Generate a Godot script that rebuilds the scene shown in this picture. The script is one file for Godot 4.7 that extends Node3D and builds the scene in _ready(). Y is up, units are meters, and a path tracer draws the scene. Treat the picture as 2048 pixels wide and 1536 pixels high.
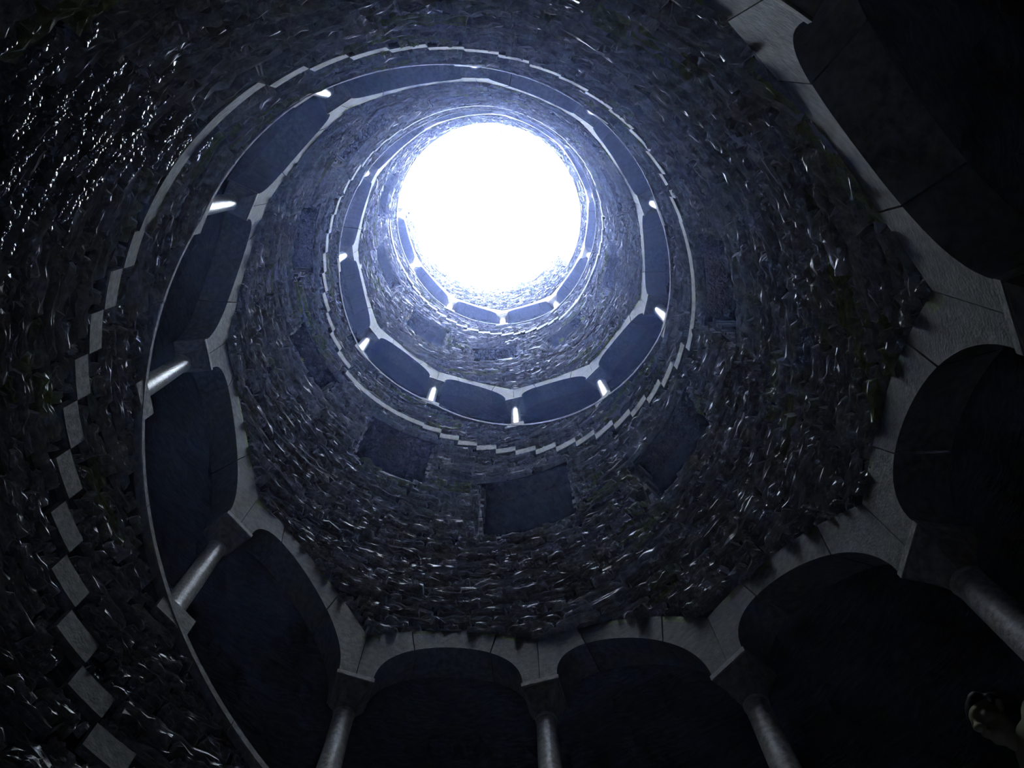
extends Node3D
# A stone spiral well seen from its floor, looking up the open shaft to the sky.
# Lengths in metres, y up, the axis of the shaft is x = z = 0.

const R := 2.5                 # radius of the open shaft
const FLOOR_Y := -1.1
const RIM_Y := 25.6
const LEDGE := 8.69             # flat coping that closes the helix at the mouth, in radii
const FLAT_FROM := 181.0
const FLAT_TO := 392.0
const WALL_IN := 1.014         # backing of the shaft wall, in radii
const WALL_OUT := 1.115        # gallery side of the shaft wall
const GALLERY := 1.68           # outer wall of the gallery
const COPING := 0.587          # capital to coping, in radii
const TREAD := 1.045           # capital to step top, in radii
const RISER := 0.076
const FIRST := -2
const LAST := 29
const TH := [-125.0, -92.0, -59.3, -25.5, 7.1, 40.8, 74.3, 108.7, 142.3, 175.0, 207.0, 239.0, 271.8, 303.9, 336.7, 369.9, 403.1, 437.0, 469.9, 503.1, 536.6, 570.5, 604.0, 637.0, 670.0, 703.0, 736.0, 769.0, 802.0, 835.0, 868.0, 901.0]
const HC := [0.40, 0.77, 1.135, 1.144, 1.473, 1.832, 2.18, 2.19, 2.599, 3.012, 3.384, 3.448, 3.828, 4.123, 4.469, 4.53, 4.903, 5.288, 5.664, 5.721, 6.112, 6.45, 6.84, 6.88, 7.26, 7.64, 8.0, 8.06, 8.45, 8.84, 9.22, 9.28]
const OPENINGS := [[104.0, 127.5, 3.77, 4.41], [61.2, 88.0, 3.24, 3.88], [19.5, 43.0, 2.87, 3.35], [-21.0, 1.0, 2.79, 3.28], [143.5, 165.5, 4.08, 4.45], [179.0, 202.3, 4.34, 4.87], [216.5, 239.0, 4.5, 5.1], [253.5, 275.0, 4.7, 5.17], [296.0, 318.0, 4.72, 5.2], [325.0, 344.0, 5.25, 5.72], [359.0, 381.0, 5.8, 6.37], [397.0, 418.5, 6.2, 6.63], [434.0, 457.0, 6.44, 6.93], [471.0, 493.5, 6.62, 7.36], [507.0, 532.0, 7.1, 7.72], [545.0, 570.0, 7.35, 7.95]]

var cam: Camera3D
var rng := RandomNumberGenerator.new()
var n3 := FastNoiseLite.new()
var n3b := FastNoiseLite.new()
var moss_noise := FastNoiseLite.new()
var stone_mat: StandardMaterial3D
var wet_mat: StandardMaterial3D
var drop_mat: StandardMaterial3D
var wet_tris := PackedVector3Array()
var ashlar_mat: StandardMaterial3D
var column_mat: StandardMaterial3D
var rough_mat: StandardMaterial3D
var used := {}
const SHADED_STONE := Color(0.068, 0.066, 0.063)   # stone colour darkened for shade in the gallery and openings; the backing shares it


func _ready() -> void:
	rng.seed = 7
	camera_and_light()
	make_noise()
	make_materials()
	shaft_walls()
	gallery_shell()
	staircase()
	gallery_ceiling()
	copings()
	arches()
	columns()
	windows()
	ferns()
	overhanging_tree()
	person()


# ---------------------------------------------------------------- camera and light
func camera_and_light() -> void:
	cam = Camera3D.new()
	cam.name = "camera"
	cam.fov = rad_to_deg(2.0 * atan(768.0 / 1581.95))
	cam.near = 0.02
	cam.far = 200.0
	# rows of the fitted camera turn: right, down, forward, given as (right, down, up) of the shaft
	var right := Vector3(0.99994638, -0.01035519, 0.0)
	var down := Vector3(-0.00286487, -0.27664591, -0.96096765)
	var fwd := Vector3(0.009951, 0.96091613, -0.27666075)
	cam.transform = Transform3D(Basis(right, -down, -fwd), Vector3(0.15803 * R, 0.0, 0.6543 * R))
	add_child(cam)
	var env := Environment.new()
	env.background_mode = Environment.BG_SKY
	var sky := Sky.new()
	var sm := ProceduralSkyMaterial.new()
	sm.sky_top_color = Color(0.90, 0.95, 1.0)
	sm.sky_horizon_color = Color(0.88, 0.91, 0.95)
	sm.sky_curve = 0.3
	sm.ground_bottom_color = Color(0.10, 0.11, 0.08)
	sm.ground_horizon_color = Color(0.2, 0.2, 0.16)
	sm.sun_angle_max = 0.0
	sm.sky_energy_multiplier = 1.6
	sm.ground_energy_multiplier = 1.0
	sky.sky_material = sm
	env.sky = sky
	env.tonemap_mode = Environment.TONE_MAPPER_LINEAR
	env.tonemap_exposure = 31.0
	env.volumetric_fog_enabled = true                 # bluish haze added to stand in for glare around the bright opening
	env.volumetric_fog_density = 0.0028
	env.volumetric_fog_albedo = Color(0.64, 0.72, 1.0)
	env.volumetric_fog_anisotropy = 0.84
	env.sdfgi_enabled = true
	env.ssao_enabled = true
	env.ssil_enabled = true
	var we := WorldEnvironment.new()
	we.name = "environment"
	we.environment = env
	add_child(we)


# ---------------------------------------------------------------- helix
func pos(t: float, r: float, y: float) -> Vector3:       # t in degrees, r in radii
	var a := deg_to_rad(t)
	return Vector3(cos(a) * r * R, y, -sin(a) * r * R)

func bay_of(t: float) -> int:                            # the bay k, between piers k and k + 1
	for i in TH.size() - 1:
		if t < TH[i + 1]:
			return i + FIRST
	return LAST - 1

func th(k: int) -> float:
	return TH[k - FIRST]

func hc(k: int) -> float:
	return HC[k - FIRST]

func cap_at(t: float) -> float:
	var k := bay_of(t)
	var f := clampf((t - th(k)) / (th(k + 1) - th(k)), 0.0, 1.0)
	return lerpf(hc(k), hc(k + 1), f)

func arch_outer(t: float) -> float:
	var k := bay_of(t)
	var half := (th(k + 1) - th(k)) * 0.5
	var x := clampf((t - th(k) - half) / half, -1.0, 1.0)
	return cap_at(t) + 0.21 + 0.113 * (1.0 - x * x)

func is_landing(k: int) -> bool:
	return posmod(k, 4) == 0

func step_top(t: float) -> float:
	var k := bay_of(t)
	if is_landing(k):
		return hc(k) - TREAD + (hc(k + 1) - hc(k)) * 0.5
	var f := clampf((t - th(k)) / (th(k + 1) - th(k)), 0.0, 0.9999)
	return hc(k) - TREAD + (floorf(f * 5.0) + 1.0) / 5.0 * (hc(k + 1) - hc(k))

func turns_at(phi: float) -> Array:                      # every unwrapped angle of the arcade over this direction
	var out := []
	var t := phi
	while t > TH[0]:
		t -= 360.0
	while t < TH[TH.size() - 1]:
		if t >= TH[0]:
			out.append(t)
		t += 360.0
	return out


# ---------------------------------------------------------------- mesh building
class Shape:
	var v := PackedVector3Array()
	var n := PackedVector3Array()
	var c := PackedColorArray()
	var col := Color(1, 1, 1)

	func tri(a: Vector3, b: Vector3, d: Vector3, out: Vector3) -> void:
		var m := (b - a).cross(d - a)
		if m.length_squared() < 1e-16:
			return
		m = m.normalized()
		if m.dot(out) < 0.0:
			m = -m
			v.append(a); v.append(b); v.append(d)
		else:
			v.append(a); v.append(d); v.append(b)
		for i in 3:
			n.append(m); c.append(col)

	func quad(a: Vector3, b: Vector3, d: Vector3, e: Vector3, out: Vector3) -> void:
		tri(a, b, d, out)
		tri(a, d, e, out)

	func smooth_tri(p: Array, m: Array, cc: Array) -> void:
		var g: Vector3 = (p[1] - p[0]).cross(p[2] - p[0])
		var o: Array = [0, 1, 2] if g.dot(m[0] + m[1] + m[2]) < 0.0 else [0, 2, 1]
		for i in o:
			v.append(p[i]); n.append(m[i]); c.append(cc[i])

	func mesh() -> ArrayMesh:
		var a := []
		a.resize(Mesh.ARRAY_MAX)
		a[Mesh.ARRAY_VERTEX] = v
		a[Mesh.ARRAY_NORMAL] = n
		a[Mesh.ARRAY_COLOR] = c
		var m := ArrayMesh.new()
		m.add_surface_from_arrays(Mesh.PRIMITIVE_TRIANGLES, a)
		return m


func build(s: Shape, called: String, mat: Material, parent: Node) -> MeshInstance3D:
	var o := MeshInstance3D.new()
	o.name = called
	o.mesh = s.mesh()
	o.material_override = mat
	parent.add_child(o, true)
	return o

func numbered(called: String) -> String:
	used[called] = used.get(called, -1) + 1
	return called if used[called] == 0 else "%s_%03d" % [called, used[called]]

func part(s: Shape, called: String, mat: Material, parent: Node) -> MeshInstance3D:
	var key := str(parent.get_instance_id()) + called
	used[key] = used.get(key, -1) + 1
	var nm := called if used[key] == 0 else "%s_%03d" % [called, used[key]]
	return build(s, nm, mat, parent)

func thing(called: String, label: String, category: String, group := "", kind := "") -> Node3D:
	var o := Node3D.new()
	o.name = numbered(called)
	add_child(o)
	tag(o, label, category, group, kind)
	return o

func tag(o: Node, label: String, category: String, group := "", kind := "") -> void:
	o.set_meta("label", label)
	o.set_meta("category", category)
	if group:
		o.set_meta("group", group)
	if kind:
		o.set_meta("kind", kind)

# a closed profile of (r in radii, y) swept along stations (angle, y to add), with end caps; the profile runs counter-clockwise in (r, y)
func sweep(s: Shape, prof: PackedVector2Array, ts: Array, ys: Array) -> void:
	var m := prof.size()
	var area := 0.0
	for i in m:
		area += prof[i].cross(prof[(i + 1) % m])
	var sg := 1.0 if area > 0.0 else -1.0
	for k in ts.size() - 1:
		var tm: float = (ts[k] + ts[k + 1]) * 0.5
		var rad := pos(tm, 1.0, 0.0).normalized()
		for i in m:
			var p: Vector2 = prof[i]
			var q: Vector2 = prof[(i + 1) % m]
			var e := (q - p) * sg
			var out := rad * e.y - Vector3.UP * e.x * 1.0
			s.quad(pos(ts[k], p.x, p.y + ys[k]), pos(ts[k], q.x, q.y + ys[k]), pos(ts[k + 1], q.x, q.y + ys[k + 1]), pos(ts[k + 1], p.x, p.y + ys[k + 1]), out)
	for e in [0, ts.size() - 1]:
		var t: float = ts[e]
		var tang := pos(t + 1.0, 1.0, 0.0) - pos(t - 1.0, 1.0, 0.0)
		if (e == 0) == (ts[0] < ts[ts.size() - 1]):
			tang = -tang
		var idx := Geometry2D.triangulate_polygon(prof)
		for i in range(0, idx.size(), 3):
			s.tri(pos(t, prof[idx[i]].x, prof[idx[i]].y + ys[e]), pos(t, prof[idx[i + 1]].x, prof[idx[i + 1]].y + ys[e]), pos(t, prof[idx[i + 2]].x, prof[idx[i + 2]].y + ys[e]), tang)

func ring_box(s: Shape, t0: float, t1: float, r0: float, r1: float, lo: float, hi: float, seg := 6) -> void:
	var prof := PackedVector2Array([Vector2(r0, lo), Vector2(r1, lo), Vector2(r1, hi), Vector2(r0, hi)])
	var ts := []
	var ys := []
	for i in seg + 1:
		ts.append(lerpf(t0, t1, float(i) / seg))
		ys.append(0.0)
	sweep(s, prof, ts, ys)


# ---------------------------------------------------------------- noise and materials
func make_noise() -> void:
	n3.seed = 3
	n3.noise_type = FastNoiseLite.TYPE_SIMPLEX_SMOOTH
	n3.frequency = 1.0
	n3.fractal_octaves = 3
	n3b.seed = 11
	n3b.frequency = 1.0
	n3b.fractal_octaves = 2
	moss_noise.seed = 21
	moss_noise.frequency = 0.8
	moss_noise.fractal_octaves = 4

func noise_tex(freq: float, sd: int, normal: bool, strength: float, lo: Color, hi: Color, size := 512) -> NoiseTexture2D:
	var f := FastNoiseLite.new()
	f.seed = sd
	f.frequency = freq
	f.fractal_octaves = 5
	f.fractal_gain = 0.55
	var t := NoiseTexture2D.new()
	t.width = size
	t.height = size
	t.seamless = true
	t.noise = f
	if normal:
		t.as_normal_map = true
		t.bump_strength = strength
	else:
		var g := Gradient.new()
		g.set_color(0, lo)
		g.set_color(1, hi)
		t.color_ramp = g
	return t

func rock(color: Color, rough: float, scale: Vector3, bump: float, tex: Texture2D, nrm: Texture2D) -> StandardMaterial3D:
	var m := StandardMaterial3D.new()
	m.albedo_color = color
	m.albedo_texture = tex
	m.vertex_color_use_as_albedo = true
	m.roughness = rough
	m.metallic_specular = 0.4
	m.normal_enabled = true
	m.normal_texture = nrm
	m.normal_scale = bump
	m.uv1_triplanar = true
	m.uv1_world_triplanar = true
	m.uv1_scale = scale
	return m

func make_materials() -> void:
	var mottled := noise_tex(0.02, 5, false, 0.0, Color(0.55, 0.55, 0.55), Color(1, 1, 1))
	var grit := noise_tex(0.025, 9, true, 9.0, Color.BLACK, Color.WHITE)
	var fine := noise_tex(0.06, 17, true, 4.0, Color.BLACK, Color.WHITE)
	stone_mat = rock(Color(1, 1, 1), 0.54, Vector3(0.9, 3.2, 0.9), 1.0, mottled, grit)
	var beads := noise_tex(0.055, 31, true, 10.0, Color.BLACK, Color.WHITE)
	(beads.noise as FastNoiseLite).cellular_distance_function = FastNoiseLite.DISTANCE_EUCLIDEAN_SQUARED
	(beads.noise as FastNoiseLite).noise_type = FastNoiseLite.TYPE_CELLULAR
	(beads.noise as FastNoiseLite).fractal_type = FastNoiseLite.FRACTAL_NONE
	wet_mat = rock(Color(0.45, 0.45, 0.47), 0.3, Vector3(2.3, 2.3, 2.3), 0.6, mottled, beads)
	wet_mat.metallic_specular = 0.7
	drop_mat = StandardMaterial3D.new()
	drop_mat.albedo_color = Color(0.33, 0.33, 0.35)
	drop_mat.roughness = 0.16
	drop_mat.metallic_specular = 0.8
	ashlar_mat = rock(Color(1, 1, 1), 0.8, Vector3(1.4, 1.4, 1.4), 0.35, mottled, fine)
	column_mat = rock(Color(1, 1, 1), 0.36, Vector3(2.0, 2.0, 2.0), 0.4, mottled, fine)
	rough_mat = rock(Color(1, 1, 1), 0.9, Vector3(0.6, 1.6, 0.6), 1.2, mottled, grit)
	rough_mat.metallic_specular = 0.15
	stone_mat.metallic_specular = 0.42
	ashlar_mat.metallic_specular = 0.25

func stone_color(p: Vector3) -> Color:
	var g := rng.randf_range(0.13, 0.29)
	var c := Color(g * rng.randf_range(0.95, 1.08), g, g * rng.randf_range(0.92, 1.08))
	var m := moss_noise.get_noise_3d(p.x * 0.7, p.y * 0.7, p.z * 0.7)
	if m > 0.22 and rng.randf() < 0.7:
		c = c.lerp(Color(0.17, 0.21, 0.04), clampf((m - 0.22) * 5.0, 0.0, 0.8))
	return c


# ---------------------------------------------------------------- shaft wall: backing strips between the openings, with rubble stones on it
var wall_nodes := []

func wall_runs(phi: float) -> Array:                     # [low, high, wall index] in radii, the solid heights of the backing at this direction
	var out := []
	var lo := FLOOR_Y / R
	var idx := 0
	for t in turns_at(phi):
		if t >= th(-1):
			var top := cap_at(t) - COPING - 0.012
			if top > lo + 0.02:
				out.append([lo, top, idx])
		lo = arch_outer(t) - 0.03
		idx = 1 if t < th(9) else 2 if t < th(20) else 3
	out.append([lo, LEDGE - 0.028 if in_flat(phi) else RIM_Y / R, idx])
	return out

func in_flat(phi: float) -> bool:
	return fposmod(phi - FLAT_FROM, 360.0) < FLAT_TO - FLAT_FROM

func opening_at(phi: float, y: float) -> bool:
	for w in OPENINGS:
		if fposmod(phi - w[0], 360.0) < w[1] - w[0] and y > w[2] and y < w[3]:
			return true
	return false

func shaft_walls() -> void:
	var names := ["wall_lower", "wall_middle", "wall_upper", "wall_top"]
	var labels := ["dark rubble stone wall of the well below the lowest ring of arches", "dark rubble stone wall between the lowest arches and the second ring of arches",
		"grey rubble stone wall between the second ring of arches and the ring next to the sky", "pale rubble stone wall at the bright rim of the well"]
	var shapes := []
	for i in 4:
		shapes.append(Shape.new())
		shapes[i].col = SHADED_STONE
	var dt := 1.5
	var edges := []
	for i in 240:
		edges.append(i * dt)
	for k in range(FIRST, LAST + 1):
		edges.append(fposmod(th(k), 360.0))
	for w in OPENINGS:
		edges.append(fposmod(w[0], 360.0))
		edges.append(fposmod(w[1], 360.0))
	edges.append(FLAT_FROM)
	edges.append(FLAT_TO - 360.0)
	edges.sort()
	var clean := [edges[0]]
	for e in edges:
		if e - clean[-1] > 0.08:
			clean.append(e)
	clean.append(360.0 + clean[0])
	for i in clean.size() - 1:
		var a: float = clean[i] + 0.001
		var b: float = clean[i + 1] - 0.001
		var ra := wall_runs(a)
		var rb := wall_runs(b)
		if ra.size() != rb.size():
			rb = ra
		if in_flat(a) != in_flat(b):
			rb = ra
		var mid := (a + b) * 0.5
		for j in ra.size():
			var cuts := []
			for w in OPENINGS:
				if fposmod(mid - w[0], 360.0) < w[1] - w[0] and w[2] > ra[j][0] and w[3] < ra[j][1] + 0.05:
					cuts.append([w[2], w[3]])
			cuts.sort()
			var la: float = ra[j][0]
			var lb: float = rb[j][0]
			for c in cuts:
				wall_strip(shapes[ra[j][2]], a - 0.001, b + 0.001, la, lb, c[0], c[0])
				la = c[1]
				lb = c[1]
			if ra[j][1] > la + 0.005:
				wall_strip(shapes[ra[j][2]], a - 0.001, b + 0.001, la, lb, ra[j][1], rb[j][1])
	for i in 4:
		var o := thing(names[i], labels[i], "wall", "", "structure")
		wall_nodes.append(o)
		part(shapes[i], "backing", rough_mat, o)
	rubble()

func wall_strip(s: Shape, a: float, b: float, la: float, lb: float, ha: float, hb: float) -> void:
	var out := -pos((a + b) * 0.5, 1.0, 0.0)
	var p := []
	for r in [WALL_IN, WALL_OUT]:
		p.append([pos(a, r, la * R), pos(b, r, lb * R), pos(b, r, hb * R), pos(a, r, ha * R)])
	s.quad(p[0][0], p[0][1], p[0][2], p[0][3], out)
	s.quad(p[1][0], p[1][1], p[1][2], p[1][3], -out)
	s.quad(p[0][0], p[0][1], p[1][1], p[1][0], Vector3.DOWN)
	s.quad(p[0][3], p[0][2], p[1][2], p[1][3], Vector3.UP)
	var tang := pos(b, 1.0, 0.0) - pos(a, 1.0, 0.0)
	s.quad(p[0][0], p[1][0], p[1][3], p[0][3], -tang)
	s.quad(p[0][1], p[1][1], p[1][2], p[0][2], tang)


func face_runs(phi: float) -> Array:                     # where rubble shows: [low, high, wall] in metres
	var out := []
	for run in wall_runs(phi):
		var lo: float = run[0] * R + (0.03 if run[0] * R > FLOOR_Y + 0.01 else 0.0)
		var hi: float = run[1] * R - 0.03
		# the step ends are set in the wall
		var bands := []
		for t in turns_at(phi):
			if t < th(-1) - 1.0:
				continue
			var top := step_top(t) * R
			bands.append([top - RISER * R - 0.005, top + 0.005])
		for w in OPENINGS:
			if fposmod(phi - w[0] - 0.6, 360.0) < w[1] - w[0] - 1.2:
				bands.append([w[2] * R - 0.005, w[3] * R + 0.005])
		bands.sort()
		for bnd in bands:
			if bnd[0] > lo and bnd[0] < hi:
				out.append([lo, bnd[0], run[2]])
				lo = bnd[1]
			elif bnd[1] > lo and bnd[0] <= lo:
				lo = bnd[1]
		if hi > lo:
			out.append([lo, hi, run[2]])
	return out

var face_table := []

func rubble() -> void:
	for i in 720:
		face_table.append(face_runs(i * 0.5))
	var jobs := []
	var y := FLOOR_Y
	var row := 0
	while y < RIM_Y - 0.05:
		var ch := rng.randf_range(0.05, 0.115)
		var t := rng.randf_range(0.0, 6.0)
		var start := t
		while t < start + 359.0:
			var w := rng.randf_range(3.5, 10.0) if rng.randf() < 0.75 else rng.randf_range(8.0, 17.0)
			var a := deg_to_rad(t)
			var lift := 0.22 * n3b.get_noise_3d(cos(a) * 0.9, row * 0.02, sin(a) * 0.9)
			place(jobs, t, minf(t + w, start + 360.0), y + lift, y + lift + ch * rng.randf_range(1.0, 1.5), 0)
			t += w
		y += ch * 0.93
		row += 1
	# the stones that show largest become parts of their own, the rest one part
	var eye := cam.position
	for i in 4:
		var mine := jobs.filter(func(j): return j[4] == i)
		for j in mine:
			var p := pos((j[0] + j[1]) * 0.5, 1.0, (j[2] + j[3]) * 0.5)
			var q := cam.transform.affine_inverse() * p
			var seen := q.z < -0.05 and absf(q.x / -q.z) < 0.66 and absf(q.y / -q.z) < 0.5
			var facing := absf((p - eye).normalized().dot(Vector3(p.x, 0, p.z).normalized()))
			j[5] = (j[1] - j[0]) * (j[3] - j[2]) * (0.25 + facing) / (p - eye).length_squared() if seen else 0.0
		mine.sort_custom(func(x, z): return x[5] > z[5])
		var rest := Shape.new()
		var damp := Shape.new()
		for k in mine.size():
			if k < 300 and mine[k][5] > 0.0:
				var s := Shape.new()
				var mt := one_stone(s, mine[k], true)
				part(s, "stone", mt, wall_nodes[i])
			elif is_wet((mine[k][0] + mine[k][1]) * 0.5, (mine[k][2] + mine[k][3]) * 0.5):
				one_stone(damp, mine[k], true)
			else:
				one_stone(rest, mine[k], mine[k][5] > 0.0 and i < 2)
		var o := part(rest, "small_stones", stone_mat, wall_nodes[i])
		o.set_meta("kind", "stuff")
		if damp.v.size():
			o = part(damp, "wet_stones", wet_mat, wall_nodes[i])
			o.set_meta("kind", "stuff")
	water_drops()
	print("stones ", jobs.size())

func water_drops() -> void:                              # beads of water on the wet stones
	var at: Array[Transform3D] = []
	for i in range(0, wet_tris.size(), 3):
		var a := wet_tris[i]
		var u := wet_tris[i + 1] - a
		var w := wet_tris[i + 2] - a
		var m := w.cross(u)
		var area := m.length() * 0.5
		m = m.normalized()
		if m.dot(Vector3(a.x, 0, a.z)) > -0.5 * R or area < 1e-6:
			continue
		var n := area * 5200.0
		var count := int(n) + (1 if rng.randf() < n - int(n) else 0)
		for k in count:
			var x := sqrt(rng.randf())
			var y := rng.randf()
			var p := a + u * (x * (1.0 - y)) + w * (x * y)
			if n3b.get_noise_3d(p.x * 6.0, p.y * 6.0, p.z * 6.0) < -0.15:
				continue
			var r := rng.randf_range(0.006, 0.018)
			var along := m.cross(Vector3.UP).normalized()
			var lean := (m + along * rng.randf_range(-0.8, 0.8) + Vector3.UP * rng.randf_range(-0.5, 0.1)).normalized()
			var side := lean.cross(Vector3.UP).normalized()
			at.append(Transform3D(Basis(side * r, lean * r * 0.4, side.cross(lean) * r * rng.randf_range(1.0, 1.4)), p + m * r * 0.25))
	var mm := MultiMesh.new()
	mm.transform_format = MultiMesh.TRANSFORM_3D
	var ball := SphereMesh.new()
	ball.radius = 1.0
	ball.height = 2.0
	ball.radial_segments = 12
	ball.rings = 6
	mm.mesh = ball
	mm.instance_count = at.size()
	for i in at.size():
		mm.set_instance_transform(i, at[i])
	var o := MultiMeshInstance3D.new()
	o.name = "water_drops"
	o.multimesh = mm
	o.material_override = drop_mat
	o.set_meta("kind", "stuff")
	o.set_meta("label", "glistening beads of water on the wet stones")
	wall_nodes[0].add_child(o, true)
	print("drops ", at.size())

func place(jobs: Array, t0: float, t1: float, y0: float, y1: float, depth: int) -> void:
	var i0 := int(floor(t0 * 2.0))
	var i1 := int(ceil(t1 * 2.0))
	var lo := y0
	var hi := y1
	var own := -1
	var ok := true
	for i in range(i0, i1 + 1):
		var best := 0.0
		var pick: Array = []
		for run in face_table[posmod(i, 720)]:
			var o: float = minf(run[1], y1) - maxf(run[0], y0)
			if o > best:
				best = o
				pick = run
		if pick.is_empty():
			ok = false
			break
		lo = maxf(lo, pick[0])
		hi = minf(hi, pick[1])
		own = pick[2]
	if ok and hi - lo > 0.4 * (y1 - y0) and hi - lo > 0.025:
		jobs.append([t0, t1, lo, hi, own, 0.0])
	elif depth < 2 and t1 - t0 > 2.0:
		var m := (t0 + t1) * 0.5
		place(jobs, t0, m, y0, y1, depth + 1)
		place(jobs, m, t1, y0, y1, depth + 1)

func is_wet(t: float, y: float) -> bool:                 # water seeps from under a landing on the left and fans out below it
	var u := fposmod(t + 180.0, 360.0) - 180.0
	var f := (2.45 - y / R) / 1.0
	return f > 0.0 and f < 1.9 and u > -138.5 - 15.0 * f and u < -136.0 + 10.5 * minf(f, 1.1)

func one_stone(s: Shape, j: Array, fine: bool) -> Material:
	var t0: float = j[0] - 0.15
	var t1: float = j[1] + 0.15
	var y0: float = j[2]
	var y1: float = j[3]
	var centre := pos((t0 + t1) * 0.5, 1.0, (y0 + y1) * 0.5)
	s.col = stone_color(centre)
	var wet := is_wet((t0 + t1) * 0.5, (y0 + y1) * 0.5)
	var proud := rng.randf_range(0.016, 0.06)
	if rng.randf() < 0.15:
		proud += 0.014
	var tip := rng.randf_range(-0.014, 0.018)             # the face leans in or out
	proud += maxf(-tip, 0.0) * 0.6
	var rough := 1.0
	if wet:
		tip = -rng.randf_range(0.2, 0.34) * minf(y1 - y0, 0.11)
		proud = 0.022 - tip
		rough = 0.3
	var tilt := rng.randf_range(-0.45, 0.45) * (y1 - y0)  # and the bed runs up or down
	var skew := [rng.randf_range(0.0, 0.7), rng.randf_range(0.0, 0.7), rng.randf_range(0.0, 0.7), rng.randf_range(0.0, 0.7)]
	var first := s.v.size()
	var nu := 9 if fine else 6
	var nv := 7 if fine else 4
	var g := []
	for v in nv + 1:
		var line := []
		for u in nu + 1:
			var fu := float(u) / nu
			var fv := float(v) / nv
			fu = fu + 0.055 * sin(TAU * fu)              # closer lines at the ends
			fu = clampf(fu - 0.11 * sin(TAU * fu), 0.0, 1.0)
			fv = clampf(fv - 0.06 * sin(TAU * fv), 0.0, 1.0)
			var edge := u == 0 or v == 0 or u == nu or v == nv
			# irregular outline: each end is cut back by its corner's skew
			var cut: float = lerpf(lerpf(skew[0], skew[1], fv), -lerpf(skew[2], skew[3], fv), fu) * 0.4
			var yc: float = lerpf(lerpf(skew[1], skew[3], fu), -lerpf(skew[2], skew[0], fu), fv) * 0.42
			var t := lerpf(t0, t1, fu) + cut * minf(2.5, t1 - t0)
			var y := lerpf(y0, y1, fv) + yc * (y1 - y0) + tilt * (fu - 0.5)
			var p := pos(t, 1.0, y)
			y += 0.012 * n3b.get_noise_3d(p.x * 9.0, p.y * 9.0, p.z * 9.0)
			var d := 0.002
			if not edge:
				d = proud + tip * (fv - 0.5) * 2.0 + rough * 0.042 * n3.get_noise_3d(p.x * 5.0, p.y * 24.0, p.z * 5.0) + rough * 0.024 * n3b.get_noise_3d(p.x * 20.0, p.y * 60.0, p.z * 20.0)
				d = maxf(d, 0.008)
			line.append(pos(t, WALL_IN - d / R, clampf(y, y0 - 0.02, y1 + 0.02)))
		g.append(line)
	var out := -Vector3(centre.x, 0, centre.z)
	for v in nv:
		for u in nu:
			if (u + v) % 2:
				s.tri(g[v][u], g[v][u + 1], g[v + 1][u + 1], out)
				s.tri(g[v][u], g[v + 1][u + 1], g[v + 1][u], out)
			else:
				s.tri(g[v][u], g[v][u + 1], g[v + 1][u], out)
				s.tri(g[v][u + 1], g[v + 1][u + 1], g[v + 1][u], out)
	if wet:
		wet_tris.append_array(s.v.slice(first))
	return wet_mat if wet else stone_mat


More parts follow.
